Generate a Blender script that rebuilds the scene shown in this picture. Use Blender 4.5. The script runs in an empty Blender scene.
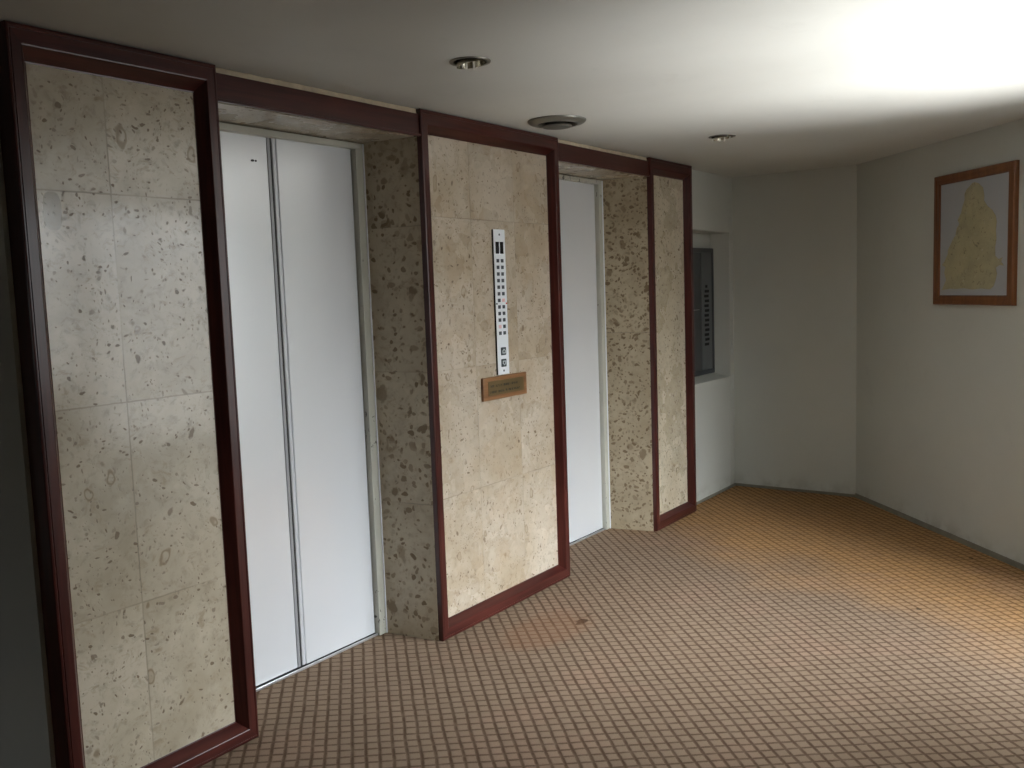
import bpy, bmesh, math, random
from mathutils import Vector, Matrix

random.seed(4)
SC = bpy.context.scene
COL = SC.collection
PI = math.pi

# ------------------------------------------------------------------ camera
CAM = Vector((0.0, -2.4202, 1.45))
F_PX, PITCH, ROLL, YAW = 922.27, 0.1013, -0.0345, 0.6192
fw = Vector((math.cos(PITCH) * math.cos(YAW), math.cos(PITCH) * math.sin(YAW), -math.sin(PITCH)))
rt = Vector((math.sin(YAW), -math.cos(YAW), 0))
up = rt.cross(fw)
rt2 = rt * math.cos(ROLL) + up * math.sin(ROLL)
up2 = -rt * math.sin(ROLL) + up * math.cos(ROLL)
cd = bpy.data.cameras.new('camera')
cd.sensor_width = 36.0
cd.lens = F_PX * 36.0 / 1024
cd.clip_start = 0.02
cam = bpy.data.objects.new('camera', cd)
COL.objects.link(cam)
m = Matrix((rt2, up2, -fw)).transposed().to_4x4()
m.translation = CAM
cam.matrix_world = m
SC.camera = cam

# ------------------------------------------------------------------ view + light
SC.view_settings.view_transform = 'Standard'
SC.view_settings.look = 'None'
SC.view_settings.exposure = 0.0
SC.view_settings.gamma = 1.0
SC.view_settings.use_curve_mapping = False

# overcast daylight: bright sky above the horizon, darker ground below
W = bpy.data.worlds.new('daylight')
SC.world = W
W.use_nodes = True
wn = W.node_tree
wn.nodes.clear()
w_tc = wn.nodes.new('ShaderNodeTexCoord')
w_sep = wn.nodes.new('ShaderNodeSeparateXYZ')
w_map = wn.nodes.new('ShaderNodeMapRange')
w_map.inputs['From Min'].default_value = 0.02
w_map.inputs['From Max'].default_value = 0.80
w_mix = wn.nodes.new('ShaderNodeMix')
w_mix.data_type = 'RGBA'
w_mix.inputs[6].default_value = (0.034, 0.035, 0.035, 1)
w_mix.inputs[7].default_value = (0.87, 0.94, 1.0, 1)
w_bg = wn.nodes.new('ShaderNodeBackground')
w_bg.inputs['Strength'].default_value = 90.0
w_out = wn.nodes.new('ShaderNodeOutputWorld')
wn.links.new(w_tc.outputs['Generated'], w_sep.inputs[0])
wn.links.new(w_sep.outputs['Z'], w_map.inputs['Value'])
w_pow = wn.nodes.new('ShaderNodeMath')
w_pow.operation = 'POWER'
w_pow.inputs[1].default_value = 1.4
wn.links.new(w_map.outputs[0], w_pow.inputs[0])
wn.links.new(w_pow.outputs[0], w_mix.inputs[0])
wn.links.new(w_mix.outputs[2], w_bg.inputs['Color'])
wn.links.new(w_bg.outputs[0], w_out.inputs[0])

# the big window lies behind the camera's right shoulder
WIN_X0, WIN_X1, WIN_Z0, WIN_Z1, WIN_Y = 2.50, 4.40, 0.95, 2.10, -2.95


def light(name, kind, loc, direction, energy, color):
    l = bpy.data.lights.new(name, kind)
    l.energy = energy
    l.color = color
    o = bpy.data.objects.new(name, l)
    COL.objects.link(o)
    o.location = loc
    o.rotation_euler = Vector(direction).to_track_quat('-Z', 'Y').to_euler()
    return o


# portal that guides the daylight through the window opening
BAYS = ((WIN_X0, 3.16, WIN_Z0, WIN_Z1), (3.20, WIN_X1, 0.02, WIN_Z1))      # a window and a glazed balcony door
for (bx0, bx1, bz0, bz1) in BAYS:
    po = light('daylight_portal', 'AREA', ((bx0 + bx1) / 2, WIN_Y - 0.21, (bz0 + bz1) / 2), (0, 1, 0), 1.0, (1, 1, 1))
    po.data.shape = 'RECTANGLE'
    po.data.size = bx1 - bx0
    po.data.size_y = bz1 - bz0
    po.data.cycles.is_portal = True

# sunlight thrown back up by the bright ground outside the window
sb = light('sunlit_ground_bounce', 'SUN', (3.4, -5.0, 0.0), (-0.08, math.cos(0.72), math.sin(0.72)), 31.0, (1.0, 1.0, 0.985))
sb.data.angle = math.radians(36)

# ------------------------------------------------------------------ node helpers


class NT:
    def __init__(s, name):
        s.m = bpy.data.materials.new(name)
        s.m.use_nodes = True
        s.t = s.m.node_tree
        s.t.nodes.clear()
        s.out = s.n('ShaderNodeOutputMaterial')
        s.b = s.n('ShaderNodeBsdfPrincipled')
        s.l(s.b.outputs[0], s.out.inputs[0])

    def n(s, k):
        return s.t.nodes.new(k)

    def l(s, a, b):
        s.t.links.new(a, b)

    def put(s, sock, v):
        if isinstance(v, bpy.types.NodeSocket):
            s.l(v, sock)
        else:
            sock.default_value = v

    def coord(s):
        return s.n('ShaderNodeTexCoord').outputs['Object']

    def math(s, op, a, b=0.0, c=0.0, clamp=False):
        n = s.n('ShaderNodeMath')
        n.operation = op
        n.use_clamp = clamp
        s.put(n.inputs[0], a)
        s.put(n.inputs[1], b)
        s.put(n.inputs[2], c)
        return n.outputs[0]

    def sep(s, v):
        n = s.n('ShaderNodeSeparateXYZ')
        s.l(v, n.inputs[0])
        return n.outputs

    def comb(s, x, y, z):
        n = s.n('ShaderNodeCombineXYZ')
        for i, v in enumerate((x, y, z)):
            s.put(n.inputs[i], v)
        return n.outputs[0]

    def mapping(s, v, scale=(1, 1, 1), loc=(0, 0, 0), rot=(0, 0, 0)):
        n = s.n('ShaderNodeMapping')
        s.l(v, n.inputs[0])
        n.inputs['Scale'].default_value = scale
        n.inputs['Location'].default_value = loc
        n.inputs['Rotation'].default_value = rot
        return n.outputs[0]

    def noise(s, v, scale, detail=3.0, rough=0.55, dist=0.0, color=False):
        n = s.n('ShaderNodeTexNoise')
        s.l(v, n.inputs['Vector'])
        n.inputs['Scale'].default_value = scale
        n.inputs['Detail'].default_value = detail
        n.inputs['Roughness'].default_value = rough
        n.inputs['Distortion'].default_value = dist
        return n.outputs['Color' if color else 'Fac']

    def voro(s, v, scale, out='Distance', feature='F1', rand=1.0):
        n = s.n('ShaderNodeTexVoronoi')
        n.feature = feature
        s.l(v, n.inputs['Vector'])
        n.inputs['Scale'].default_value = scale
        n.inputs['Randomness'].default_value = rand
        return n.outputs[out]

    def step(s, v, a, b, lo=0.0, hi=1.0):
        n = s.n('ShaderNodeMapRange')
        n.interpolation_type = 'SMOOTHSTEP'
        s.put(n.inputs['Value'], v)
        n.inputs['From Min'].default_value = a
        n.inputs['From Max'].default_value = b
        n.inputs['To Min'].default_value = lo
        n.inputs['To Max'].default_value = hi
        return n.outputs[0]

    def mix(s, f, a, b, mode='MIX'):
        n = s.n('ShaderNodeMix')
        n.data_type = 'RGBA'
        n.blend_type = mode
        s.put(n.inputs[0], f)
        for i, v in ((6, a), (7, b)):
            s.put(n.inputs[i], v if isinstance(v, bpy.types.NodeSocket) else tuple(v) + (1,) * (4 - len(v)))
        return n.outputs[2]

    def vadd(s, a, b, op='ADD'):
        n = s.n('ShaderNodeVectorMath')
        n.operation = op
        s.put(n.inputs[0], a)
        s.put(n.inputs[1], b)
        return n.outputs[0]

    def bump(s, h, strength, dist=0.005):
        n = s.n('ShaderNodeBump')
        n.inputs['Strength'].default_value = strength
        n.inputs['Distance'].default_value = dist
        s.l(h, n.inputs['Height'])
        s.l(n.outputs[0], s.b.inputs['Normal'])

    def col(s, v):
        s.put(s.b.inputs['Base Color'], v if isinstance(v, bpy.types.NodeSocket) else tuple(v) + (1,))
        return s

    def set(s, **k):
        for a, v in k.items():
            s.put(s.b.inputs[a.replace('_', ' ')], v)
        return s


def plain(name, c, rough=0.5, metal=0.0, var=0.12, scale=9.0, **k):
    """a plain finish with slight mottling"""
    t = NT(name)
    f = t.noise(t.coord(), scale, 4)
    d = tuple(x * (1 - var) for x in c)
    e = tuple(min(1, x * (1 + var)) for x in c)
    t.col(t.mix(f, d, e))
    t.set(Roughness=rough, Metallic=metal, **k)
    return t.m


def stone(name, base, dark, vj=(), hj=(), pit=1.0, coarse=1.0, seed=0.0, blotch=None, gloss=0.28, size=1.15, warm=None, coat=.12):
    """fossil-rich travertine cladding: cloudy cream ground, elongated pits, shell rings, tile joints"""
    t = NT(name)
    co = t.coord()
    x, y, z = t.sep(co)
    p = t.mapping(co, loc=(seed, seed * .7, seed * 1.3))
    # a different piece of rock for each tile
    tid = t.math('MULTIPLY', 0.0, 0.0)
    for v in vj:
        tid = t.math('ADD', tid, t.math('GREATER_THAN', x, v))
    for v in hj:
        tid = t.math('ADD', tid, t.math('MULTIPLY', t.math('GREATER_THAN', z, v), 3.0))
    p = t.vadd(p, t.comb(t.math('MULTIPLY', tid, 1.73), t.math('MULTIPLY', tid, 0.61), t.math('MULTIPLY', tid, 2.17)))
    wob = t.noise(p, 6.0, 3, .6, color=True)
    wv = t.vadd(t.vadd(wob, (0.5, 0.5, 0.5), 'SUBTRACT'), (0.10, 0.10, 0.10), 'MULTIPLY')
    q = t.vadd(p, wv)
    cloud = t.noise(q, 3.4, 5, .6)
    c = t.mix(t.step(cloud, .3, .7), dark, base)
    fine = t.noise(q, 38.0, 4, .65)
    c = t.mix(t.step(fine, .50, .74, 0, .6), c, tuple(v * .64 for v in dark))
    mott = t.noise(t.mapping(q, scale=(1, 1, 1.3), loc=(8, 2, 5)), 21.0, 5, .7, .6)
    c = t.mix(t.step(mott, .54, .72, 0, .6), c, (dark[0] * .66, dark[1] * .58, dark[2] * .48))
    pale = t.noise(p, 11.0, 4, .6)
    c = t.mix(t.step(pale, .48, .78, 0, .4), c, tuple(min(1, v * 1.16 + .02) for v in base))
    c = t.mix(t.step(t.noise(t.mapping(p, loc=(3, 9, 4)), 4.5, 4, .62, .5), .46, .76, 0, .45), c, warm or tuple(v * .86 for v in dark))
    # tone of each tile
    w = t.n('ShaderNodeTexWhiteNoise')
    w.noise_dimensions = '1D'
    t.l(t.math('ADD', tid, 3.3 + seed), w.inputs['W'])
    c = t.mix(t.math('MULTIPLY', w.outputs['Value'], .22), c, tuple(v * .72 for v in dark))
    # pits, in drifts
    drift = t.noise(p, 2.6 * coarse ** .5, 3, .6)
    pits = None
    ragged = t.noise(p, 70.0 / coarse, 3, .6)
    for sc, thr, stretch, amt in ((34 / coarse, .22, (1, 1, 1.5), 1.0), (66 / coarse, .25, (1.35, 1, .9), .85), (19 / coarse, .17, (1.3, 1, .75), .8)):
        pv = t.mapping(q, scale=stretch, rot=(0.0, 0.5 + sc * .01, 0.0))
        d = t.voro(pv, sc)
        pc = t.sep(t.voro(pv, sc, 'Color'))
        keep = t.step(t.math('ADD', pc[0], t.math('MULTIPLY', drift, 1.0)), 1.16 - .2 * pit, 1.30 - .2 * pit)
        d = t.math('ADD', d, t.math('MULTIPLY', t.math('SUBTRACT', ragged, .5), .38))
        rad = t.math('MULTIPLY', t.math('ADD', pc[1], .35), thr * size)
        hole = t.math('MULTIPLY', t.step(t.math('SUBTRACT', d, rad), -.06, .05, 1, 0), keep)
        hole = t.math('MULTIPLY', hole, t.math('MULTIPLY', t.math('ADD', t.math('MULTIPLY', pc[2], .85), .42), amt, clamp=True), clamp=True)
        pits = hole if pits is None else t.math('MAXIMUM', pits, hole)
    c = t.mix(t.math('MULTIPLY', pits, .9), c, (.15, .10, .053))
    # shell rings
    rv = t.mapping(q, scale=(1.25, 1, .8), rot=(0, .6, 0))
    rd = t.voro(rv, 9.0 / coarse)
    rc = t.sep(t.voro(rv, 9.0 / coarse, 'Color'))
    ring = t.math('SUBTRACT', t.step(rd, .15, .19, 1, 0), t.step(rd, .10, .14, 1, 0))
    ring = t.math('MULTIPLY', ring, t.math('GREATER_THAN', rc[0], .64))
    inner = t.math('MULTIPLY', t.step(rd, .12, .16, 1, 0), t.math('GREATER_THAN', rc[0], .86))
    c = t.mix(t.math('MULTIPLY', inner, .35), c, (.30, .23, .14))
    c = t.mix(t.math('MULTIPLY', ring, .6), c, (.20, .135, .07))
    if blotch:  # one large grey-green inclusion
        bx, bz, bw, bh = blotch
        e = t.math('ADD', t.math('POWER', t.math('ABSOLUTE', t.math('DIVIDE', t.math('SUBTRACT', x, bx), bw)), 3.0),
                   t.math('POWER', t.math('ABSOLUTE', t.math('DIVIDE', t.math('SUBTRACT', z, bz), bh)), 3.0))
        c = t.mix(t.step(e, .8, 1.1, .75, 0), c, (.235, .20, .125))
    # joints
    j = None
    jw = t.math('MULTIPLY', t.math('SUBTRACT', t.noise(co, 30.0, 2), .5), .0035)
    for ax, lst in ((x, vj), (z, hj)):
        for v in lst:
            d = t.step(t.math('ABSOLUTE', t.math('ADD', t.math('SUBTRACT', ax, v), jw)), .0012, .0032, 1, 0)
            j = d if j is None else t.math('MAXIMUM', j, d)
    if j is not None:
        jf = t.step(t.noise(co, 3.0, 2), .35, .65, .08, .6)
        c = t.mix(t.math('MULTIPLY', j, jf), c, (.20, .165, .12))
    t.col(c)
    t.set(Roughness=t.math('ADD', t.math('MULTIPLY', pits, .4), t.step(t.noise(p, 5.0, 3), .3, .7, gloss - .05, gloss + .07)), Coat_Weight=coat, Coat_Roughness=.13)
    h = t.math('SUBTRACT', t.math('MULTIPLY', fine, .12), pits)
    t.bump(h, .35, .003)
    return t.m


def wood(name, c1, c2, rough=0.3, axis='z', coat=.18):
    t = NT(name)
    co = t.coord()
    s = {'z': (14, 14, .9), 'x': (.9, 14, 14)}[axis]
    g = t.noise(t.mapping(co, scale=s), 3.0, 5, .62, .4)
    b = t.noise(co, 1.6, 3)
    c = t.mix(t.step(g, .3, .72), c1, c2)
    c = t.mix(t.step(b, .4, .7, 0, .35), c, tuple(v * .6 for v in c1))
    t.col(c)
    t.set(Roughness=rough, Coat_Weight=coat, Coat_Roughness=.14, Specular_IOR_Level=.38)
    t.bump(g, .05, .002)
    return t.m


def paint_wall(name, c, rough=.62):
    t = NT(name)
    co = t.coord()
    a = t.noise(co, 1.1, 4, .6)
    b = t.noise(co, 5.0, 5, .65, .6)
    k = t.mix(t.step(a, .3, .7), tuple(v * .94 for v in c), c)
    k = t.mix(t.step(b, .58, .76, 0, .2), k, tuple(v * .72 for v in c))
    # scuffs just above the floor
    z = t.sep(co)[2]
    f = t.math('MULTIPLY', t.step(z, .0, .14, 1, 0), t.step(t.noise(co, 9.0, 4), .42, .66))
    k = t.mix(t.math('MULTIPLY', f, .35), k, (.20, .17, .12))
    t.col(k)
    t.set(Roughness=rough)
    t.bump(t.noise(co, 130.0, 3), .06, .002)
    return t.m


M = {}
J1 = dict(vj=(1.52,), hj=(.565, 1.165, 1.76))
CREAM, CREAM_D = (.66, .595, .475), (.52, .45, .335)
M['stone_a'] = stone('travertine_grey_cream', (.585, .515, .40), (.445, .38, .275), seed=2.1, pit=1.75, gloss=.2, size=.95, coat=.7, blotch=(1.346, 1.705, .026, .052), **J1)
M['stone_b'] = stone('travertine_warm_cream', (.555, .482, .39), (.425, .34, .237), vj=(3.185, 3.51), hj=(.585, 1.125, 1.76), seed=7.4, pit=1.7, warm=(.50, .375, .255), size=.92)
M['stone_c'] = stone('travertine_pale', (.66, .585, .45), (.52, .44, .31), seed=11.8, pit=1.4)
M['reveal'] = stone('travertine_coarse', (.50, .425, .305), (.37, .30, .205), hj=(.58, 1.13, 1.72), seed=15.3, pit=2.7, coarse=1.8, size=1.3, gloss=.4)
M['reveal_far'] = stone('travertine_coarse_spotted', (.47, .39, .27), (.36, .29, .19), hj=(1.18,), seed=21.7, pit=3.6, coarse=1.35, size=1.35, gloss=.4)
M['soffit'] = stone('travertine_soffit', (.50, .44, .34), (.40, .34, .25), vj=(2.20, 4.42), seed=27.0, pit=.6)
M['wood'] = wood('mahogany_varnish', (.042, .0095, .0075), (.084, .0195, .0145))
M['wood_rail'] = wood('mahogany_varnish_rail', (.042, .0095, .0075), (.084, .0195, .0145), axis='x')
M['wood_orange'] = wood('orange_brown_wood', (.135, .048, .017), (.205, .078, .026), rough=.35)
M['wood_plaque'] = wood('plaque_wood', (.19, .085, .034), (.30, .15, .065), rough=.4, axis='x', coat=.2)
M['wall'] = paint_wall('white_wall_paint', (.555, .56, .51))
M['wall_dim'] = paint_wall('grey_wall_paint', (.36, .36, .33))
M['ceiling'] = paint_wall('ceiling_paint', (.62, .625, .59), .75)
M['niche'] = paint_wall('niche_paint', (.50, .515, .48))
M['plaster'] = plain('broken_plaster', (.56, .46, .33), .85, var=.35, scale=26)
M['balcony'] = plain('dark_balcony_concrete', (.07, .07, .068), .9, var=.3, scale=5)  # kept dark so the unseen slab and parapet bounce little light indoors
M['steel_white'] = plain('satin_enamelled_steel', (.86, .885, .92), .24, .36, var=.03, scale=2.5)
M['edge_metal'] = plain('sill_metal', (.70, .71, .73), .3, .85, .06)
M['edge_paint'] = plain('door_edge_enamel', (.66, .67, .70), .35, .2, .04)
M['edge_grey'] = plain('grey_edge_strip', (.33, .335, .35), .4, .3, .06)
M['rubber'] = plain('black_rubber', (.016, .016, .017), .6)
M['plate'] = plain('white_faceplate', (.80, .83, .87), .35, var=.03)
M['black'] = plain('black_plastic', (.012, .012, .014), .25)
M['indicator'] = plain('smoked_indicator', (.045, .052, .066), .3)
M['indicator_red'] = plain('red_indicator', (.78, .50, .50), .3)
M['lamp_red'] = plain('red_lamp', (.62, .06, .06), .3)
M['button'] = plain('dark_green_button', (.028, .042, .046), .35)
M['glyph'] = plain('pale_glyph', (.52, .56, .58), .4)
M['screw'] = plain('screw_steel', (.13, .13, .15), .4, .6)
M['brass'] = plain('aged_brass', (.185, .128, .058), .42, .55, .25, 14)
M['engrave'] = plain('engraved_paint', (.045, .035, .018), .6)
M['alu'] = plain('dull_aluminium', (.21, .208, .185), .36, .6, .1)
M['disc'] = plain('shaded_vent_disc', (.12, .118, .105), .5, .3)  # aluminium disc, its shade put into a darker colour
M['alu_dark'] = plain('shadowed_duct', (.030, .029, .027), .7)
M['chrome'] = plain('brass_chrome', (.62, .58, .48), .16, 1.0, .08)
M['trim'] = plain('dull_trim', (.20, .19, .165), .4, .7)
M['can'] = plain('blackened_can', (.040, .036, .030), .55, .3)
M['ceramic'] = plain('lamp_bracket', (.66, .64, .58), .4)
M['cabinet'] = plain('grey_cabinet_metal', (.135, .142, .145), .45, .2)
M['cabinet_door'] = plain('dark_cabinet_door', (.075, .079, .081), .4, .25)
M['slot'] = plain('slot_black', (.006, .006, .006), .8)
M['paper'] = plain('grey_blue_paper', (.38, .39, .41), .4, var=.06, scale=4)
M['skirting'] = plain('grey_skirting', (.20, .185, .145), .7, var=.3, scale=14)


def m_map():
    t = NT('yellowed_map_print')
    co = t.coord()
    a = t.noise(co, 7.0, 5, .65, .4)
    c = t.mix(t.step(a, .3, .7), (.33, .295, .185), (.44, .385, .225))
    b = t.noise(co, 24.0, 4, .7, 1.0)
    c = t.mix(t.step(b, .60, .70, 0, .45), c, (.60, .57, .45))
    d = t.noise(t.mapping(co, loc=(3, 1, 2)), 30.0, 4, .7, 1.5)
    c = t.mix(t.step(d, .58, .66, 0, .75), c, (.13, .11, .065))
    t.col(c)
    t.set(Roughness=.45)
    return t.m


M['map'] = m_map()


def m_jamb():
    t = NT('chipped_cream_enamel')
    co = t.coord()
    x, y, z = t.sep(co)
    c = t.mix(t.step(t.noise(co, 4.0, 3), .3, .7), (.46, .455, .385), (.53, .52, .445))
    low = t.step(z, .05, 1.05, .0, .17)
    ch = t.noise(t.mapping(co, scale=(1, 1, .42)), 42.0, 4, .7, .5)
    band = t.math('MAXIMUM', t.step(z, .20, .30, 1, 0), t.math('MULTIPLY', t.step(z, .78, .82, 0, 1), t.step(z, .96, 1.0, 1, 0)))
    thr = t.math('ADD', t.math('MULTIPLY', band, .13), t.noise(co, 2.0, 2, .5))
    k = t.step(t.math('ADD', ch, t.math('MULTIPLY', thr, .5)), .90, .93)
    c = t.mix(t.math('MULTIPLY', k, .9), c, (.045, .038, .028))
    t.col(c)
    t.set(Roughness=.42)
    return t.m


M['jamb'] = m_jamb()


def m_carpet():
    t = NT('lattice_carpet')
    co = t.coord()
    x, y, z = t.sep(co)
    per = .0430
    wob = t.math('MULTIPLY', t.math('SUBTRACT', t.noise(co, 5.0, 2), .5), .012)
    ca, sa = math.cos(math.radians(45)), math.sin(math.radians(45))
    u = t.math('ADD', t.math('MULTIPLY', x, sa), t.math('MULTIPLY', y, -ca))
    cb, sb_ = math.cos(math.radians(-51)), math.sin(math.radians(-51))
    v = t.math('ADD', t.math('MULTIPLY', x, -sb_), t.math('MULTIPLY', y, cb))
    fu = t.math('FRACT', t.math('DIVIDE', t.math('ADD', u, wob), per))
    fv = t.math('FRACT', t.math('DIVIDE', t.math('ADD', v, wob), per))
    fuzz = t.math('MULTIPLY', t.math('SUBTRACT', t.noise(co, 260.0, 2, .7), .5), .20)
    du = t.math('ADD', t.math('ABSOLUTE', t.math('SUBTRACT', fu, .5)), fuzz)
    dv = t.math('ADD', t.math('ABSOLUTE', t.math('SUBTRACT', fv, .5)), fuzz)
    line = t.math('MAXIMUM', t.step(du, .29, .46), t.math('MULTIPLY', t.step(dv, .31, .47), .9))
    cid = t.comb(t.math('FLOOR', t.math('DIVIDE', t.math('ADD', u, wob), per)), t.math('FLOOR', t.math('DIVIDE', t.math('ADD', v, wob), per)), 0.0)
    wn_ = t.n('ShaderNodeTexWhiteNoise')
    wn_.noise_dimensions = '2D'
    t.l(cid, wn_.inputs['Vector'])
    line = t.math('MULTIPLY', line, t.step(t.noise(co, 17.0, 3, .6), .25, .62, .62, 1.0))
    # trodden grey in the middle of the lobby, the original orange brown along the far walls, painted lighter for missing light
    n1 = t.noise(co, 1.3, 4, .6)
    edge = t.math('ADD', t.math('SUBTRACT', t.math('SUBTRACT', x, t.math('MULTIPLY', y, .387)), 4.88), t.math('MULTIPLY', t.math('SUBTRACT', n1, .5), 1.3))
    fresh_lit = t.step(edge, -.45, .5)
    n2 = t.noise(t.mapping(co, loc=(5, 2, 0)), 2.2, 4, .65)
    cell = t.mix(fresh_lit, (.255, .185, .130), (.44, .25, .108))
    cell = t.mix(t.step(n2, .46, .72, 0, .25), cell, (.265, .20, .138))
    rd = t.noise(t.mapping(co, loc=(1, 7, 0)), 2.0, 3, .6)
    cell = t.mix(t.step(rd, .52, .70, 0, .35), cell, (.33, .205, .148))
    cell = t.mix(t.math('MULTIPLY', wn_.outputs['Value'], .22), cell, (.17, .115, .075))
    dk = t.mix(fresh_lit, (.075, .043, .026), (.150, .070, .022))
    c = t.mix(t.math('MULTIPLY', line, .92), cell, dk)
    c = t.mix(t.step(t.noise(co, 180.0, 3, .7), .35, .75, 0, .32), c, (.15, .105, .07))
    # trodden-in stains and the worn holes
    for (hx, hy, rx, ry, k) in ((3.335, -.372, .040, .022, .9), (4.202, -1.572, .012, .012, .8), (5.112, -1.635, .012, .012, .8), (3.42, -.36, .030, .008, .5)):
        dx = t.math('DIVIDE', t.math('SUBTRACT', x, hx), rx)
        dy = t.math('DIVIDE', t.math('SUBTRACT', y, hy), ry)
        d = t.math('ADD', t.math('ADD', t.math('MULTIPLY', dx, dx), t.math('MULTIPLY', dy, dy)), t.math('MULTIPLY', t.math('SUBTRACT', t.noise(co, 60.0, 2), .5), 2.2))
        c = t.mix(t.step(d, .5, 1.3, k, 0), c, (.035, .025, .015))
    dx = t.math('DIVIDE', t.math('SUBTRACT', x, 3.20), .26)
    dy = t.math('DIVIDE', t.math('SUBTRACT', y, -.30), .17)
    d = t.math('ADD', t.math('ADD', t.math('MULTIPLY', dx, dx), t.math('MULTIPLY', dy, dy)), t.math('MULTIPLY', t.math('SUBTRACT', n2, .5), 2.0))
    c = t.mix(t.step(d, .2, 1.3, .32, 0), c, (.24, .115, .06))
    t.col(c)
    t.set(Roughness=.95, Specular_IOR_Level=.04)
    t.bump(t.math('ADD', t.math('MULTIPLY', line, -1.0), t.math('MULTIPLY', t.noise(co, 300.0, 2), .6)), .5, .004)
    return t.m


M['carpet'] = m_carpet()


def m_glass():
    t = NT('window_glass')
    t.b.inputs['Base Color'].default_value = (1, 1, 1, 1)
    g = t.n('ShaderNodeBsdfTransparent')
    gl = t.n('ShaderNodeBsdfGlossy')
    gl.inputs['Roughness'].default_value = .02
    fr = t.n('ShaderNodeFresnel')
    mx = t.n('ShaderNodeMixShader')
    t.l(fr.outputs[0], mx.inputs[0])
    t.l(g.outputs[0], mx.inputs[1])
    t.l(gl.outputs[0], mx.inputs[2])
    t.l(mx.outputs[0], t.out.inputs[0])
    return t.m


M['glass'] = m_glass()

# ------------------------------------------------------------------ mesh helpers


class MB:
    def __init__(s):
        s.v, s.f = [], []

    def add(s, vs, fs):
        o = len(s.v)
        s.v += [tuple(v) for v in vs]
        s.f += [tuple(i + o for i in f) for f in fs]
        return s

    def box(s, x0, x1, y0, y1, z0, z1):
        vs = [(x, y, z) for z in (z0, z1) for y in (y0, y1) for x in (x0, x1)]
        return s.add(vs, [(0, 2, 3, 1), (4, 5, 7, 6), (0, 1, 5, 4), (2, 6, 7, 3), (0, 4, 6, 2), (1, 3, 7, 5)])

    def prism(s, poly, z0, z1):
        """poly in plan, extruded upward"""
        n = len(poly)
        vs = [(x, y, z0) for x, y in poly] + [(x, y, z1) for x, y in poly]
        fs = [tuple(range(n))[::-1], tuple(range(n, 2 * n))] + [(i, (i + 1) % n, n + (i + 1) % n, n + i) for i in range(n)]
        return s.add(vs, fs)

    def prism_y(s, poly, y0, y1):
        """poly in (x, z), extruded along y"""
        n = len(poly)
        vs = [(x, y0, z) for x, z in poly] + [(x, y1, z) for x, z in poly]
        fs = [tuple(range(n)), tuple(range(n, 2 * n))[::-1]] + [(i, n + i, n + (i + 1) % n, (i + 1) % n) for i in range(n)]
        return s.add(vs, fs)

    def lathe(s, prof, seg=48, centre=(0, 0, 0), closed=True):
        """prof: (radius, z) points, revolved about z; closed loops the profile"""
        n = len(prof)
        cx, cy, cz = centre
        vs = []
        for k in range(seg):
            a = 2 * PI * k / seg
            vs += [(cx + r * math.cos(a), cy + r * math.sin(a), cz + z) for r, z in prof]
        fs = []
        for k in range(seg):
            k2 = (k + 1) % seg
            for i in range(n if closed else n - 1):
                j = (i + 1) % n
                fs.append((k * n + i, k2 * n + i, k2 * n + j, k * n + j))
        if not closed:
            for i, rev in ((0, True), (n - 1, False)):
                if prof[i][0] > 1e-6:
                    ring = [k * n + i for k in range(seg)]
                    fs.append(tuple(ring[::-1] if rev else ring))
        return s.add(vs, fs)

    def build(s, name, mat, parent=None, bevel=0.0, smooth=False, seg=2):
        me = bpy.data.meshes.new(name)
        me.from_pydata(s.v, [], s.f)
        bm = bmesh.new()
        bm.from_mesh(me)
        bmesh.ops.remove_doubles(bm, verts=bm.verts, dist=1e-6)
        bmesh.ops.recalc_face_normals(bm, faces=bm.faces)
        if bevel:
            es = [e for e in bm.edges if len(e.link_faces) == 2 and e.calc_face_angle(0) > .6]
            bmesh.ops.bevel(bm, geom=es, offset=bevel, segments=seg, affect='EDGES', profile=.5, clamp_overlap=True)
        bm.to_mesh(me)
        bm.free()
        if smooth:
            for p in me.polygons:
                p.use_smooth = True
            me.set_sharp_from_angle(angle=math.radians(38))
        me.materials.append(mat)
        o = bpy.data.objects.new(name, me)
        COL.objects.link(o)
        if parent:
            o.parent = parent
        return o


def root(name, loc=(0, 0, 0), rz=0.0):
    """an empty at the thing's base; its parts are given in the room's axes unless it is turned"""
    o = bpy.data.objects.new(name, None)
    o.empty_display_size = .1
    COL.objects.link(o)
    o.location = loc
    o.rotation_euler = (0, 0, rz)
    return o


def tag(o, label=None, cat=None, group=None, kind=None):
    for k, v in (('label', label), ('category', cat), ('group', group), ('kind', kind)):
        if v:
            o[k] = v
    return o


def room(o, label, cat):
    return tag(o, label, cat, kind='structure')


def shift(mb, dx, dy, dz):
    mb.v = [(x + dx, y + dy, z + dz) for x, y, z in mb.v]
    return mb


# ------------------------------------------------------------------ room shell
H = 2.177
XS = 1.2300                         # side wall of the elevator block
YA = .080                           # wall beyond the last panel
XB = 6.228
YB = -.764
TH = math.radians(42.8135)
RW_LEN = 2.18
RX, RY = XB - RW_LEN * math.cos(TH), YB - RW_LEN * math.sin(TH)      # near end of the slanting wall
T = .12

floor_poly = [(-3.6, WIN_Y), (RX, WIN_Y), (RX, RY), (XB, YB), (XB, YA), (5.0, YA), (5.0, .42), (1.62, .42), (XS, .42), (XS, 2.4), (-3.6, 2.4)]
b = MB()
b.prism(floor_poly, -.10, 0)
room(b.build('floor', M['carpet']), 'beige and brown lattice patterned carpet covering the lobby floor', 'floor')

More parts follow.
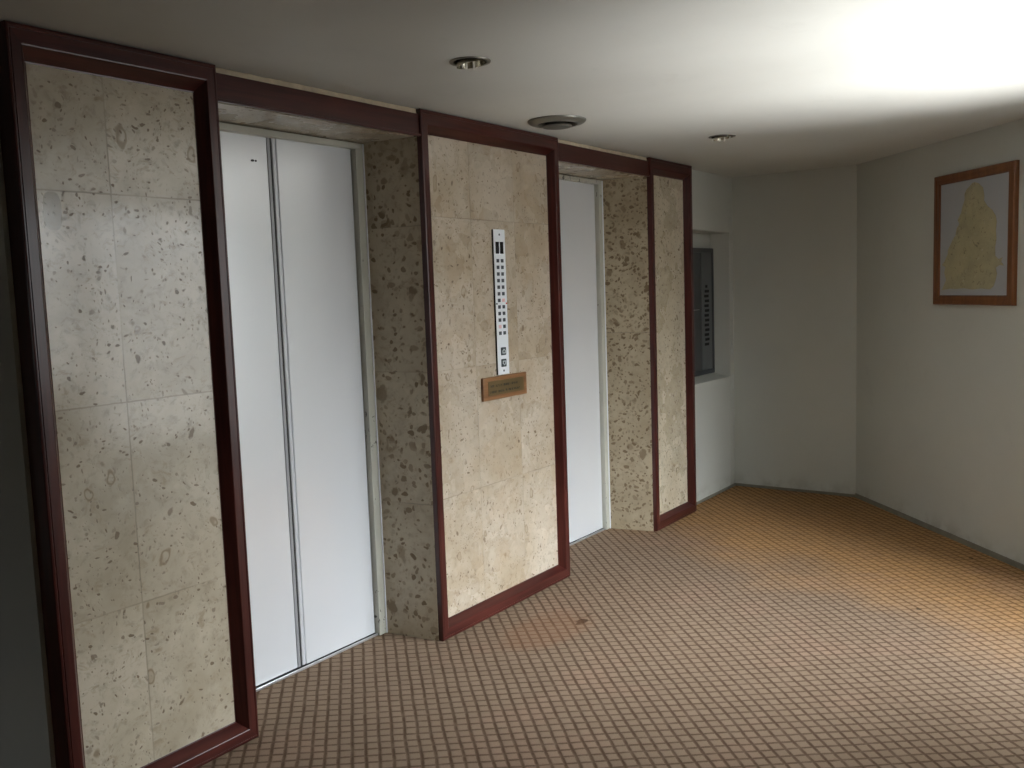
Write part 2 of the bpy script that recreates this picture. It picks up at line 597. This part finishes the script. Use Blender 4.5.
# ceiling slab with round holes for the fittings
DL = [(2.402, -0.588), (4.463, -0.579)]
VENT = (3.480, -0.228)
b = MB()
b.prism([(-3.7, WIN_Y - .1), (RX + .05, WIN_Y - .1), (RX + .05, RY - .05), (XB + .1, YB - .05), (XB + .1, .6), (XS + .3, .6), (XS + .1, 2.5), (-3.7, 2.5)], H, H + .25)
ceil = b.build('ceiling', M['ceiling'])
cut = MB()
for (x, y), r in ((DL[0], .056), (DL[1], .056), (VENT, .086)):
    cut.lathe([(r, -.05), (r, .16)], 40, (x, y, H), closed=False)
co_ = cut.build('cutter', M['ceiling'])
md = ceil.modifiers.new('holes', 'BOOLEAN')
md.operation = 'DIFFERENCE'
md.solver = 'EXACT'
md.object = co_
bpy.context.view_layer.update()
me = bpy.data.meshes.new_from_object(ceil.evaluated_get(bpy.context.evaluated_depsgraph_get()))
ceil.modifiers.clear()
ceil.data = me
bpy.data.objects.remove(co_, do_unlink=True)
room(ceil, 'white painted ceiling of the lobby, brightest at the window side', 'ceiling')


def wall(name, pts, label, mat='wall', z0=0.0, z1=H):
    b = MB()
    b.prism(pts, z0, z1)
    return room(b.build(name, M[mat]), label, 'wall')


# the wall the elevators sit in, solid behind the cladding
for i, (x0, x1) in enumerate(((XS, 1.872), (2.850, 3.835), (4.832, 5.36))):
    bk = MB().box(x0, x1, .075, .45, 0, H)
    room(bk.build('wall_pier_%d' % (i + 1), M['wall']), ('masonry pier behind the nearest stone panel', 'masonry pier behind the middle stone panel', 'masonry pier behind the farthest stone panel')[i], 'wall')
for i, (x0, x1) in enumerate(((1.872, 2.850), (3.835, 4.832))):
    bk = MB().box(x0, x1, .0755, .45, 2.0885, H)
    room(bk.build('wall_header_%d' % (i + 1), M['wall']), ('masonry above the nearer elevator opening', 'masonry above the farther elevator opening')[i], 'wall')
room(MB().box(XS, 5.36, .45, .60, 0, H).build('wall_shaft', M['wall']), 'shaft wall behind both elevator doors', 'wall')
wall('wall_left', [(XS, .60), (XS + .1, .60), (XS + .1, 2.4), (XS, 2.4)], 'dark grey side wall left of the first stone panel, running back', 'wall')
# wall with the niche
NX0, NX1, NZ0, NZ1, ND = 5.46, 6.168, .800, 1.795, .142
al = MB()
al.prism([(5.36, YA), (NX0, YA), (NX0, YA + .4), (5.36, YA + .4)], 0, H)
al.prism([(NX1, YA), (XB + .1, YA), (XB + .1, YA + .4), (NX1, YA + .4)], 0, H)
al.prism([(NX0, YA), (NX1, YA), (NX1, YA + .4), (NX0, YA + .4)], NZ1, H)
al.prism([(NX0, YA + ND), (NX1, YA + ND), (NX1, YA + .4), (NX0, YA + .4)], 0, NZ1)
al.add([(NX0, YA, 0), (NX1, YA, 0), (NX1, YA, NZ0 - .005), (NX0, YA, NZ0 - .005), (NX0, YA + ND, 0), (NX1, YA + ND, 0), (NX1, YA + ND, NZ0 + .018), (NX0, YA + ND, NZ0 + .018)],
       [(0, 1, 2, 3), (5, 4, 7, 6), (3, 2, 6, 7), (0, 3, 7, 4), (1, 5, 6, 2), (0, 4, 5, 1)])
room(al.build('wall_far', M['wall'], bevel=.006), 'white wall beyond the last stone panel, with a recessed niche', 'wall')
wall('wall_end', [(XB, YB - .02), (XB + T, YB - .02), (XB + T, YA), (XB, YA)], 'plain white end wall facing the camera between niche and slanting wall')
nx, ny = math.sin(TH), -math.cos(TH)
wall('wall_right', [(XB, YB), (XB + nx * T, YB + ny * T), (RX + nx * T, RY + ny * T), (RX, RY)], 'white slanting wall on the right where the picture hangs')
wall('wall_return', [(RX, RY), (RX + T, RY - .0), (RX + T, WIN_Y), (RX, WIN_Y)], 'short white wall from the slanting wall to the big window')
wall('wall_corridor', [(-3.6, 2.4), (XS + .1, 2.4), (XS + .1, 2.5), (-3.6, 2.5)], 'white wall closing the corridor beyond the left panel')
W2 = (.85, 1.40, 1.0, 1.6)          # unseen window added to light the left side wall: y0, y1, z0, z1
wb = MB()
wb.box(-3.7, -3.6, WIN_Y, W2[0], 0, H)
wb.box(-3.7, -3.6, W2[1], 2.5, 0, H)
wb.box(-3.7, -3.6, W2[0], W2[1], 0, W2[2])
wb.box(-3.7, -3.6, W2[0], W2[1], W2[3], H)
room(wb.build('wall_behind', M['wall']), 'white wall at the left end of the lobby with a small added fill-light window', 'wall')
wr2 = root('fill_window_2', (-3.6, W2[0], W2[2]))
room(wr2, 'small unseen fill-light window added to brighten the side wall at the left', 'window')
f_ = MB()
for a in ((0, .035, 0, .6), (.515, .55, 0, .6), (.035, .515, 0, .035), (.035, .515, .565, .6)):
    f_.box(-.07, -.03, a[0], a[1], a[2], a[3])
f_.build('fill_window_frame', M['alu'], wr2, .002)
MB().box(-.053, -.047, .035, .515, .035, .565).build('fill_window_pane', M['glass'], wr2)
po2 = light('fill_window_portal', 'AREA', (-3.72, (W2[0] + W2[1]) / 2, (W2[2] + W2[3]) / 2), (1, 0, 0), 1.0, (1, 1, 1))
po2.data.shape = 'RECTANGLE'
po2.data.size = W2[1] - W2[0]
po2.data.size_y = W2[3] - W2[2]
po2.data.cycles.is_portal = True
ww = MB()
ww.box(-3.7, WIN_X0, WIN_Y - .2, WIN_Y, 0, H)
ww.box(WIN_X1, RX + T, WIN_Y - .2, WIN_Y, 0, H)
ww.box(WIN_X0, 3.16, WIN_Y - .2, WIN_Y, 0, WIN_Z0)
ww.box(3.16, 3.20, WIN_Y - .2, WIN_Y, 0, H)
ww.box(3.20, WIN_X1, WIN_Y - .2, WIN_Y, 0, .02)
ww.box(WIN_X0, WIN_X1, WIN_Y - .2, WIN_Y, WIN_Z1, H)
room(ww.build('wall_window', M['wall']), 'white wall opposite the elevators holding the big window and balcony door', 'wall')
for nm, lab, (bx0, bx1, bz0, bz1) in (('window_1', 'big daylight window in the wall opposite the elevators', BAYS[0]), ('door_3', 'glazed balcony door beside the big window', BAYS[1])):
    wr = root(nm, (bx0, WIN_Y, bz0))
    room(wr, lab, 'window' if nm == 'window_1' else 'door')
    wx, wz = bx1 - bx0, bz1 - bz0
    f_ = MB()
    for a in ((0, .04, 0, wz), (wx - .04, wx, 0, wz), (.04, wx - .04, 0, .04), (.04, wx - .04, wz - .04, wz)):
        f_.box(a[0], a[1], -.13, -.08, a[2], a[3])
    f_.build('glazing_frame', M['alu'], wr, .003)
    MB().box(.04, wx - .04, -.108, -.102, .04, wz - .04).build('glass_pane', M['glass'], wr)
room(MB().box(2.4, 4.8, -3.75, WIN_Y - .2, -.12, -.01).build('floor_balcony', M['balcony']), 'small balcony slab outside the glazed door', 'floor')
room(MB().box(2.4, 4.8, -3.75, -3.65, -.01, .45).build('wall_light_blocker', M['balcony']), 'unseen low wall added outside the glazed door to block low bounced light', 'wall')  # added out of view to cut off the low bounced sun

# low skirting along the end and slanting walls
b = MB()
e0 = (XB - .012 * 0, YB)
b.prism([(XB, YB), (RX, RY), (RX - nx * .012, RY - ny * .012), (XB - .012, YB + .004)], 0, .028)
room(b.build('baseboard_right', M['skirting'], bevel=.002), 'low grey skirting strip along the slanting right wall', 'baseboard')
b = MB()
b.prism([(XB, YB), (XB - .010, YB + .004), (XB - .010, YA - .012), (XB, YA - .012)], 0, .018)
room(b.build('baseboard_end', M['skirting'], bevel=.002), 'low grey skirting strip along the end wall', 'baseboard')
b = MB()
b.prism([(5.39, YA), (XB, YA), (XB, YA - .010), (5.39, YA - .010)], 0, .018)
room(b.build('baseboard_far', M['skirting'], bevel=.002), 'low grey skirting strip below the niche', 'baseboard')

# ------------------------------------------------------------------ framed stone panels


def mitred(x0, x1, z0, z1, prof, yb, kb=1.0, kt=1.0):
    """four mitred members; prof is a list of (inset from the outer edge, y of the surface), yb the back"""
    def ring(i, y):
        return [(x0 + i, y, z0 + i * kb), (x1 - i, y, z0 + i * kb), (x1 - i, y, z1 - i * kt), (x0 + i, y, z1 - i * kt)]
    rows = [ring(prof[0][0], yb)] + [ring(i, y) for i, y in prof] + [ring(prof[-1][0], yb)]
    out = []
    for a in range(4):
        c = (a + 1) % 4
        n = len(rows)
        vs = [r[a] for r in rows] + [r[c] for r in rows]
        fs = [(i, n + i, n + (i + 1) % n, (i + 1) % n) for i in range(n)] + [tuple(range(n)), tuple(range(n, 2 * n))[::-1]]
        out.append(MB().add(vs, fs))
    return out            # bottom, right, top, left


def stone_panel(x0, x1, mat, label, w=.056, bv=.017, wb=.070, wt=.089):
    o = root('wall_panel', (x0, .07, 0))
    tag(o, label, 'wall panel', 'framed stone wall panels')
    L = (-x0, -.07, 0)
    prof = [(0, .005), (.0015, .0015), (.005, 0), (.008, 0), (.0095, .002), (.011, 0), (w - bv - .004, 0), (w - bv - .0015, .001), (w - bv, .004), (w - .003, .037), (w, .038)]
    names = ('bottom_rail', 'stile', 'top_rail', 'stile')
    for nm, mb in zip(names, mitred(x0, x1, .002, H - .003, prof, .074, wb / w, wt / w)):
        ob = mb.build(nm, M['wood' if nm == 'stile' else 'wood_rail'], o)
        ob.location = L
    s = MB().box(x0 + w - .002, x1 - w + .002, .0385, .060, wb, H - wt - .001)
    ob = s.build('stone_slab', M[mat], o)
    ob.location = L
    return o


stone_panel(1.243, 1.881, 'stone_a', 'stone panel in dark red wood frame at the far left, nearest the camera', .064, .024)
stone_panel(2.842, 3.851, 'stone_b', 'wide stone panel in dark red wood frame between the elevators, carrying the call panel')
stone_panel(4.825, 5.388, 'stone_c', 'narrow stone panel in dark red wood frame, farthest, beside the niche')

# ------------------------------------------------------------------ elevator surrounds and doors
YD = .308


def surround(x0, x1, xl, xr, rev, label, seed):
    """x0, x1: the facing edges of the neighbouring panels"""
    o = root('elevator_surround', ((x0 + x1) / 2, .07, 0))
    tag(o, label, 'elevator surround', 'stone and wood elevator surrounds')
    L = (-(x0 + x1) / 2, -.07, 0)
    parts = []
    for s, xe, xb in ((1, x0, xl), (-1, x1, xr)):
        xf = xe + s * .003
        mb = MB().prism([(xf, .026), (xb, .288), (xb - s * .004, .33), (xf - s * .010, .074), (xf - s * .003, .026)][::s], .001, 2.068)
        parts.append(mb.build('stone_reveal', M[rev], o))
    mb = MB().box(x0 + .001, x1 - .001, .040, .330, 2.068, 2.088)
    parts.append(mb.build('stone_soffit', M['soffit'], o))
    mb = MB().box(x0 + .001, x1 - .001, .012, .040, 2.073, 2.154)
    mb.box(x0 + .001, x1 - .001, .003, .016, 2.066, 2.0745)
    parts.append(mb.build('wooden_lintel', M['wood_rail'], o, .0015))
    # ragged plaster strip between the lintel and the ceiling
    rnd = random.Random(seed)
    n = 46
    top, bot = [], []
    for i in range(n + 1):
        x = x0 + .002 + (x1 - x0 - .004) * i / n
        top.append((x, H - .001 - max(0, rnd.gauss(.0, .0012))))
        bot.append((x, 2.1535))
    poly = bot + top[::-1]
    mb = MB()
    fy = [.020 + rnd.random() * .005 for _ in range(n + 1)]
    vs = []
    for i in range(n + 1):
        x, z = top[i]
        vs += [(x, fy[i], 2.1535), (x, fy[i] + .003, z - .007 * rnd.random()), (x, fy[i] + .006, z), (x, .075, z), (x, .075, 2.1535)]
    fs = [(0, 1, 2, 3, 4), tuple(5 * n + k for k in (4, 3, 2, 1, 0))]
    for i in range(n):
        for k in range(5):
            k2 = (k + 1) % 5
            fs.append((5 * i + k, 5 * i + 5 + k, 5 * i + 5 + k2, 5 * i + k2))
    mb.add(vs, fs)
    parts.append(mb.build('plaster_strip', M['plaster'], o))
    for p in parts:
        p.location = L
    return o


surround(1.881, 2.842, 1.8785, 2.8005, 'reveal', 'stone lined surround with wooden lintel around the nearer, left elevator door', 3)
surround(3.851, 4.825, 3.8455, 4.7625, 'reveal_far', 'stone lined surround with wooden lintel around the farther, right elevator door', 8)


def elevator_door(n, x0, x1, seam, label):
    """x0, x1: clear opening between the jambs"""
    o = root('door_%d' % n, ((x0 + x1) / 2, YD, 0))
    room(o, label, 'elevator door')
    L = (-(x0 + x1) / 2, -YD, 0)
    ps = []
    jw = .040
    for xa, xb in ((x0 - jw, x0), (x1, x1 + jw)):
        mb = MB().box(xa, xb, .284, .345, .001, 2.041)
        ps.append(mb.build('jamb', M['jamb'], o, .002))
        xe = xa if xa < x0 - .01 else xb
        mb = MB().box(xe - .003, xe + .003, .279, .288, .001, 2.064)
        ps.append(mb.build('edge_bead', M['plate'], o, .001))
    mb = MB().box(x0 - jw, x1 + jw, .284, .345, 2.041, 2.065)
    ps.append(mb.build('head', M['jamb'], o, .002))
    # the rear leaf closes behind the front leaf's polished edge
    mb = MB().box(x0 - .03, seam + .012, YD + .007, YD + .030, .010, 2.060)
    ps.append(mb.build('door_leaf', M['steel_white'], o, .002))
    mb = MB().box(seam + .024, x1 - .004, YD, YD + .026, .010, 2.052)
    ps.append(mb.build('door_leaf', M['steel_white'], o, .004))
    mb = MB().box(seam - .017, seam - .003, YD + .003, YD + .009, .010, 2.052)
    e = mb.build('edge_strip', M['edge_grey'], o, .002)
    e['label'] = 'grey edge strip'
    ps.append(e)
    mb = MB().box(seam + .004, seam + .023, YD + .001, YD + .017, .010, 2.052)
    e = mb.build('leaf_edge', M['edge_paint'], o, .006)
    e['label'] = 'rounded pale leading edge'
    ps.append(e)
    mb = MB().box(seam - .003, seam + .004, YD + .0045, YD + .014, .010, 2.052)
    ps.append(mb.build('edge_seal', M['rubber'], o, .001))
    mb = MB().box(x1 - .004, x1, YD + .006, YD + .019, .010, 2.041)
    ps.append(mb.build('edge_seal', M['rubber'], o))
    if n == 1:
        mb = MB()
        mb.prism_y([(2.258 + .007 * math.cos(a), 1.952 + .004 * math.sin(a)) for a in [2 * PI * k / 14 for k in range(14)]], YD + .0045, YD + .009)
        mb.box(2.270, 2.276, YD + .0045, YD + .009, 1.949, 1.955)
        k = mb.build('keyhole', M['rubber'], o)
        ps.append(k)
    mb = MB().box(x0 - .02, x1 + .02, YD - .012, YD + .045, -.004, .006)
    mb.box(x0 - .02, x1 + .02, YD - .012, YD - .006, .004, .009)
    ps.append(mb.build('threshold', M['edge_metal'], o, .001))
    mb = MB().box(x0, x1, YD - .003, YD + .043, .0055, .0075)
    ps.append(mb.build('threshold_groove', M['rubber'], o))
    for p in ps:
        p.location = L
    return o


elevator_door(1, 1.918, 2.760, 2.344, 'white two-leaf elevator door nearer the camera, both leaves in view')
elevator_door(2, 3.885, 4.722, 4.29, 'white elevator door farther off, half hidden behind the wide stone panel')

# ------------------------------------------------------------------ call panel
SY = .0385            # face of the stone in the middle panel
PX0, PX1, PZ0, PZ1, PY = 3.332, 3.417, 1.072, 1.722, .027
cp = root('elevator_call_panel', ((PX0 + PX1) / 2, SY, PZ0))
tag(cp, 'tall narrow white elevator indicator panel with two call buttons on the middle stone panel', 'elevator panel')
L = (-(PX0 + PX1) / 2, -SY, -PZ0)
pcx = (PX0 + PX1) / 2


def put(mb, name, mat, parent, bevel=0.0, off=L, smooth=False):
    o = mb.build(name, M[mat], parent, bevel, smooth)
    o.location = off
    return o


put(MB().box(PX0, PX1, PY, PY + .003, PZ0, PZ1), 'faceplate', 'plate', cp, .001)
put(MB().box(PX0 + .0005, PX1 - .0005, PY + .003, SY, PZ0 + .001, PZ1 - .001), 'shaded_side_box', 'black', cp)  # black box added to paint the plate's shaded side dark
for s in (-1, 1):
    c = pcx + s * .0165 - .002
    put(MB().box(c - .0130, c + .0130, PY - .0015, PY + .002, 1.614, 1.667), 'display_window', 'black', cp, .001)
for z in (1.699, 1.089):
    mb = MB().lathe([(.0055, 0), (.0045, .003), (0, .003)], 16, closed=False)
    mb.v = [(pcx + x, PY + .001 - zz, z + y) for x, y, zz in mb.v]
    put(mb, 'screw', 'screw', cp, 0, L, True)
rows = [1.583 - i * .02944 for i in range(12)]
for i, z in enumerate(rows):
    for s in (-1, 1):
        c = pcx + s * .0165 - .001
        lit = (i, s) in ((6, 1), (10, -1))
        k = put(MB().box(c - .0098, c + .0098, PY - .0015, PY + .002, z - .0078, z + .0078), 'floor_indicator', 'indicator_red' if lit else 'indicator', cp, .001)
        if lit:
            k['label'] = 'floor indicator glowing pale red'
zc = (rows[6] + rows[7]) / 2
for s, mt in ((-1, 'black'), (1, 'lamp_red')):
    mb = MB().lathe([(.0042, 0), (.0036, .003), (0, .004)], 14, closed=False)
    mb.v = [(pcx + s * .0365 + x, PY + .001 - zz, zc + y) for x, y, zz in mb.v]
    put(mb, 'small_lamp', mt, cp, 0, L, True)
for z, sg in ((1.177, 1), (1.124, -1)):
    bt = put(MB().box(pcx - .0185, pcx + .0190, PY - .004, PY + .002, z - .0180, z + .0180), 'call_button', 'button', cp, .003)
    g = MB()
    poly = [(-.0115, -.010), (.0115, -.010), (.0115, .003), (0, .0115), (-.0115, .003)]
    inn = [(-.0065, -.006), (.0065, -.006), (.0065, .002), (0, .0065), (-.0065, .002)]
    for i in range(5):
        j = (i + 1) % 5
        q = [poly[i], poly[j], inn[j], inn[i]]
        g.prism_y([(pcx + a, z + sg * c_) for a, c_ in q], PY - .0052, PY - .0035)
    a_ = g.build('arrow_mark', M['glyph'], bt)

# ------------------------------------------------------------------ plaque under it
QX0, QX1, QZ0, QZ1, QY = 3.213, 3.550, .965, 1.068, .024
pq = root('wall_plaque', ((QX0 + QX1) / 2, SY, QZ0))
tag(pq, 'small brown wooden plaque with two engraved lines under the elevator panel', 'plaque')
LQ = (-(QX0 + QX1) / 2, -SY, -QZ0)
put(MB().box(QX0, QX1, QY, SY, QZ0, QZ1), 'wooden_block', 'wood_plaque', pq, .003, LQ)
pl = put(MB().box(QX0 + .034, QX1 - .028, QY - .002, QY + .001, QZ0 + .020, QZ1 - .018), 'brass_plate', 'brass', pq, .0008, LQ)
rnd = random.Random(12)
tx = MB()
for zl, words in ((QZ0 + .062, (.030, .046, .050, .046)), (QZ0 + .036, (.046, .046, .050, .048))):
    x = QX0 + .046
    for wd in words:
        xe = x + wd
        while x < xe:
            h_ = .0105
            tx.box(x, x + .0016, QY - .0026, QY - .0019, zl - h_ / 2, zl + h_ / 2)
            if rnd.random() < .7:
                tx.box(x + .0016, x + .0052, QY - .0026, QY - .0019, zl + rnd.choice((-h_ / 2, 0, h_ / 2 - .0016)), zl + rnd.choice((-h_ / 2, 0, h_ / 2 - .0016)) + .0017)
            if rnd.random() < .5:
                tx.box(x + .0050, x + .0064, QY - .0026, QY - .0019, zl - h_ / 2, zl + h_ / 2)
            x += .0082
        x = xe + .013
tx.build('engraved_lettering', M['engrave'], pl)

# ------------------------------------------------------------------ ceiling fittings


def downlight(x, y, rz, label):
    o = root('ceiling_downlight', (x, y, H), rz)
    tag(o, label, 'ceiling light', 'recessed ceiling downlights')
    # all below in local coordinates, hanging down from the ceiling face
    MB().lathe([(.0665, 0), (.0655, -.003), (.060, -.0045), (.0545, -.003), (.053, 0)], 48).build('trim_ring', M['trim'], o, 0, True)
    MB().lathe([(.0545, -.001), (.050, .05), (.042, .105), (.0, .110), (.0, .1115), (.044, .107), (.052, .05), (.0555, -.001)], 48).build('reflector_can', M['can'], o, 0, True)
    # a loose inner reflector tips out of the can on one side
    mb = MB().lathe([(.049, -.012), (.046, .012), (.032, .040), (.031, .040), (.045, .012), (.048, -.012)], 40)
    r = Matrix.Rotation(math.radians(9), 3, 'Y')
    mb.v = [tuple(r @ Vector(v) + Vector((-.003, 0, .001))) for v in mb.v]
    k = mb.build('inner_reflector', M['chrome'], o, 0, True)
    for s in (-1, 1):
        sb2 = MB().box(s * .012 - .0035, s * .012 + .0035, -.004, .004, -.024, .070)
        sb2.build('lamp_bracket', M['ceramic'], o, .001)
    MB().lathe([(.014, .030), (.016, .034), (.016, .100), (0, .100)], 24, closed=False).build('lamp_socket', M['ceramic'], o, 0, True)
    return o


downlight(DL[0][0], DL[0][1], 2.4, 'recessed round ceiling downlight nearest the camera, its reflector tipping out')
downlight(DL[1][0], DL[1][1], 2.2, 'recessed round ceiling downlight farther away, above the last stone panel')

v = root('ceiling_vent', (VENT[0], VENT[1], H))
tag(v, 'round metal air diffuser on the ceiling above the middle stone panel', 'air vent')
MB().lathe([(.128, 0), (.127, -.006), (.118, -.013), (.104, -.018), (.092, -.020), (.087, -.019), (.084, -.013), (.084, 0)], 64).build('outer_ring', M['alu'], v, 0, True)
MB().lathe([(.0855, -.010), (.0845, .13), (.0, .13), (.0, .131), (.0855, .131)], 48, closed=True).build('duct_collar', M['alu_dark'], v, 0, True)
MB().lathe([(.0, -.031), (.052, -.031), (.062, -.029), (.0665, -.0255), (.064, -.022), (.030, -.008), (.0, -.006)], 48, closed=False).build('centre_disc', M['disc'], v, 0, True)
for k in range(3):
    a = k * 2 * PI / 3 + .4
    ca_, sa_ = math.cos(a), math.sin(a)
    vs = []
    for r_, zo in ((.035, -.016), (.0805, -.004)):
        for t_ in (-.003, .003):
            for z_ in (-.004, .0):
                vs.append((r_ * ca_ - t_ * sa_, r_ * sa_ + t_ * ca_, z_ + zo))
    sp = MB().add(vs, [(0, 1, 3, 2), (4, 6, 7, 5), (0, 4, 5, 1), (2, 3, 7, 6), (0, 2, 6, 4), (1, 5, 7, 3)])
    sp.build('bracket', M['alu_dark'], v)

# ------------------------------------------------------------------ picture on the slanting wall
# local axes: x runs along the wall towards the camera, y into the wall, z up
S0, S1, Z0, Z1 = .893, 1.556, 1.291, 1.987
base = Vector((XB, YB, 0)) - Vector((math.cos(TH), math.sin(TH), 0)) * ((S0 + S1) / 2)
pr = root('framed_picture', (base.x, base.y, Z0), TH + PI)
tag(pr, 'brown wood framed yellowed map print hanging on the white slanting wall', 'picture')
hw, hh = (S1 - S0) / 2, Z1 - Z0
# after turning by TH + pi, local +y points out of the wall into the room's outside; check by the normal
sgn = -1 if (Matrix.Rotation(TH + PI, 3, 'Z') @ Vector((0, 1, 0))).dot(Vector((-nx, -ny, 0))) > 0 else 1
FW = .050
prof = [(0, .006), (.004, 0), (.022, .0), (.026, .003), (FW - .006, .003), (FW, .010)]
for nm, mb in zip(('bottom_rail', 'stile', 'top_rail', 'stile'), mitred(-hw, hw, 0, hh, prof, .026)):
    mb.v = [(x, sgn * (y - .026), z) for x, y, z in mb.v]
    mb.build(nm, M['wood_orange'], pr)
mb = MB().box(-hw + FW - .004, hw - FW + .004, sgn * -.014, sgn * -.004, FW - .004, hh - FW + .004)
mb.build('paper_sheet', M['paper'], pr)
# outline of the island, traced in the sheet's own proportions (u from the left, v from the top)
raw = [(345, 140), (362, 146), (380, 165), (387, 200), (385, 222), (402, 250), (420, 265), (436, 292), (441, 320), (438, 360), (441, 400), (436, 440), (438, 478), (452, 492), (468, 484), (463, 505),
       (474, 522), (456, 520), (440, 532), (446, 560), (440, 592), (432, 618), (418, 632), (380, 628), (340, 633), (300, 627), (262, 631), (238, 629), (196, 636), (206, 612), (216, 590), (206, 555), (212, 530),
       (194, 520), (206, 505), (222, 470), (224, 448), (238, 420), (246, 402), (258, 384), (264, 352), (276, 330), (268, 312), (284, 280), (290, 250), (299, 222), (298, 195), (308, 172), (322, 158), (333, 143)]
iw, ih = 2 * (hw - FW), hh - 2 * FW
poly = []
for a, b2 in raw:
    u = (a - 185) / 305
    tp = 155 - 58 * u
    vv = (b2 - tp) / (660 - tp)
    poly.append((-hw + FW + u * iw, FW + (1 - vv) * ih))
mb = MB().prism_y(poly, sgn * -.0152, sgn * -.0138)
mb.build('map_print', M['map'], pr)

# ------------------------------------------------------------------ metal cabinet in the niche
CX0, CX1, CZ0, CZ1, CYF = 5.500, 6.164, .8205, 1.692, YA + ND - .020
cb_ = root('metal_cabinet', ((CX0 + CX1) / 2, YA + ND, CZ0))
tag(cb_, 'dark grey metal cabinet with a column of black slots, in the wall niche', 'cabinet')
LC = (-(CX0 + CX1) / 2, -(YA + ND), -CZ0)
b = MB()
for a in ((CX0, CX0 + .02, CZ0, CZ1), (CX1 - .02, CX1, CZ0, CZ1), (CX0 + .02, CX1 - .02, CZ0, CZ0 + .03), (CX0 + .02, CX1 - .02, CZ1 - .03, CZ1)):
    b.box(a[0], a[1], CYF - .006, YA + ND, a[2], a[3])
put(b, 'cabinet_frame', 'cabinet_door', cb_, .002, LC)
put(MB().box(CX0 + .02, CX1 - .20, CYF + .006, YA + ND - .002, CZ0 + .03, 1.270), 'cabinet_door', 'cabinet_door', cb_, .002, LC)
put(MB().box(CX0 + .02, CX1 - .20, CYF + .006, YA + ND - .002, 1.274, CZ1 - .03), 'cabinet_door', 'cabinet_door', cb_, .002, LC)
st = put(MB().box(CX1 - .198, CX1 - .022, CYF, YA + ND - .002, CZ0 + .03, CZ1 - .03), 'slotted_strip', 'cabinet', cb_, .002, LC)
for i in range(13):
    z = 1.430 - i * .0335
    w_ = .036 if i else .018
    xo = .0 if i % 2 else -.008
    MB().box(CX1 - .110 - w_ + xo, CX1 - .110 + w_ + xo, CYF - .0015, CYF + .004, z - .0095, z + .0095).build('slot', M['slot'], st, .001)
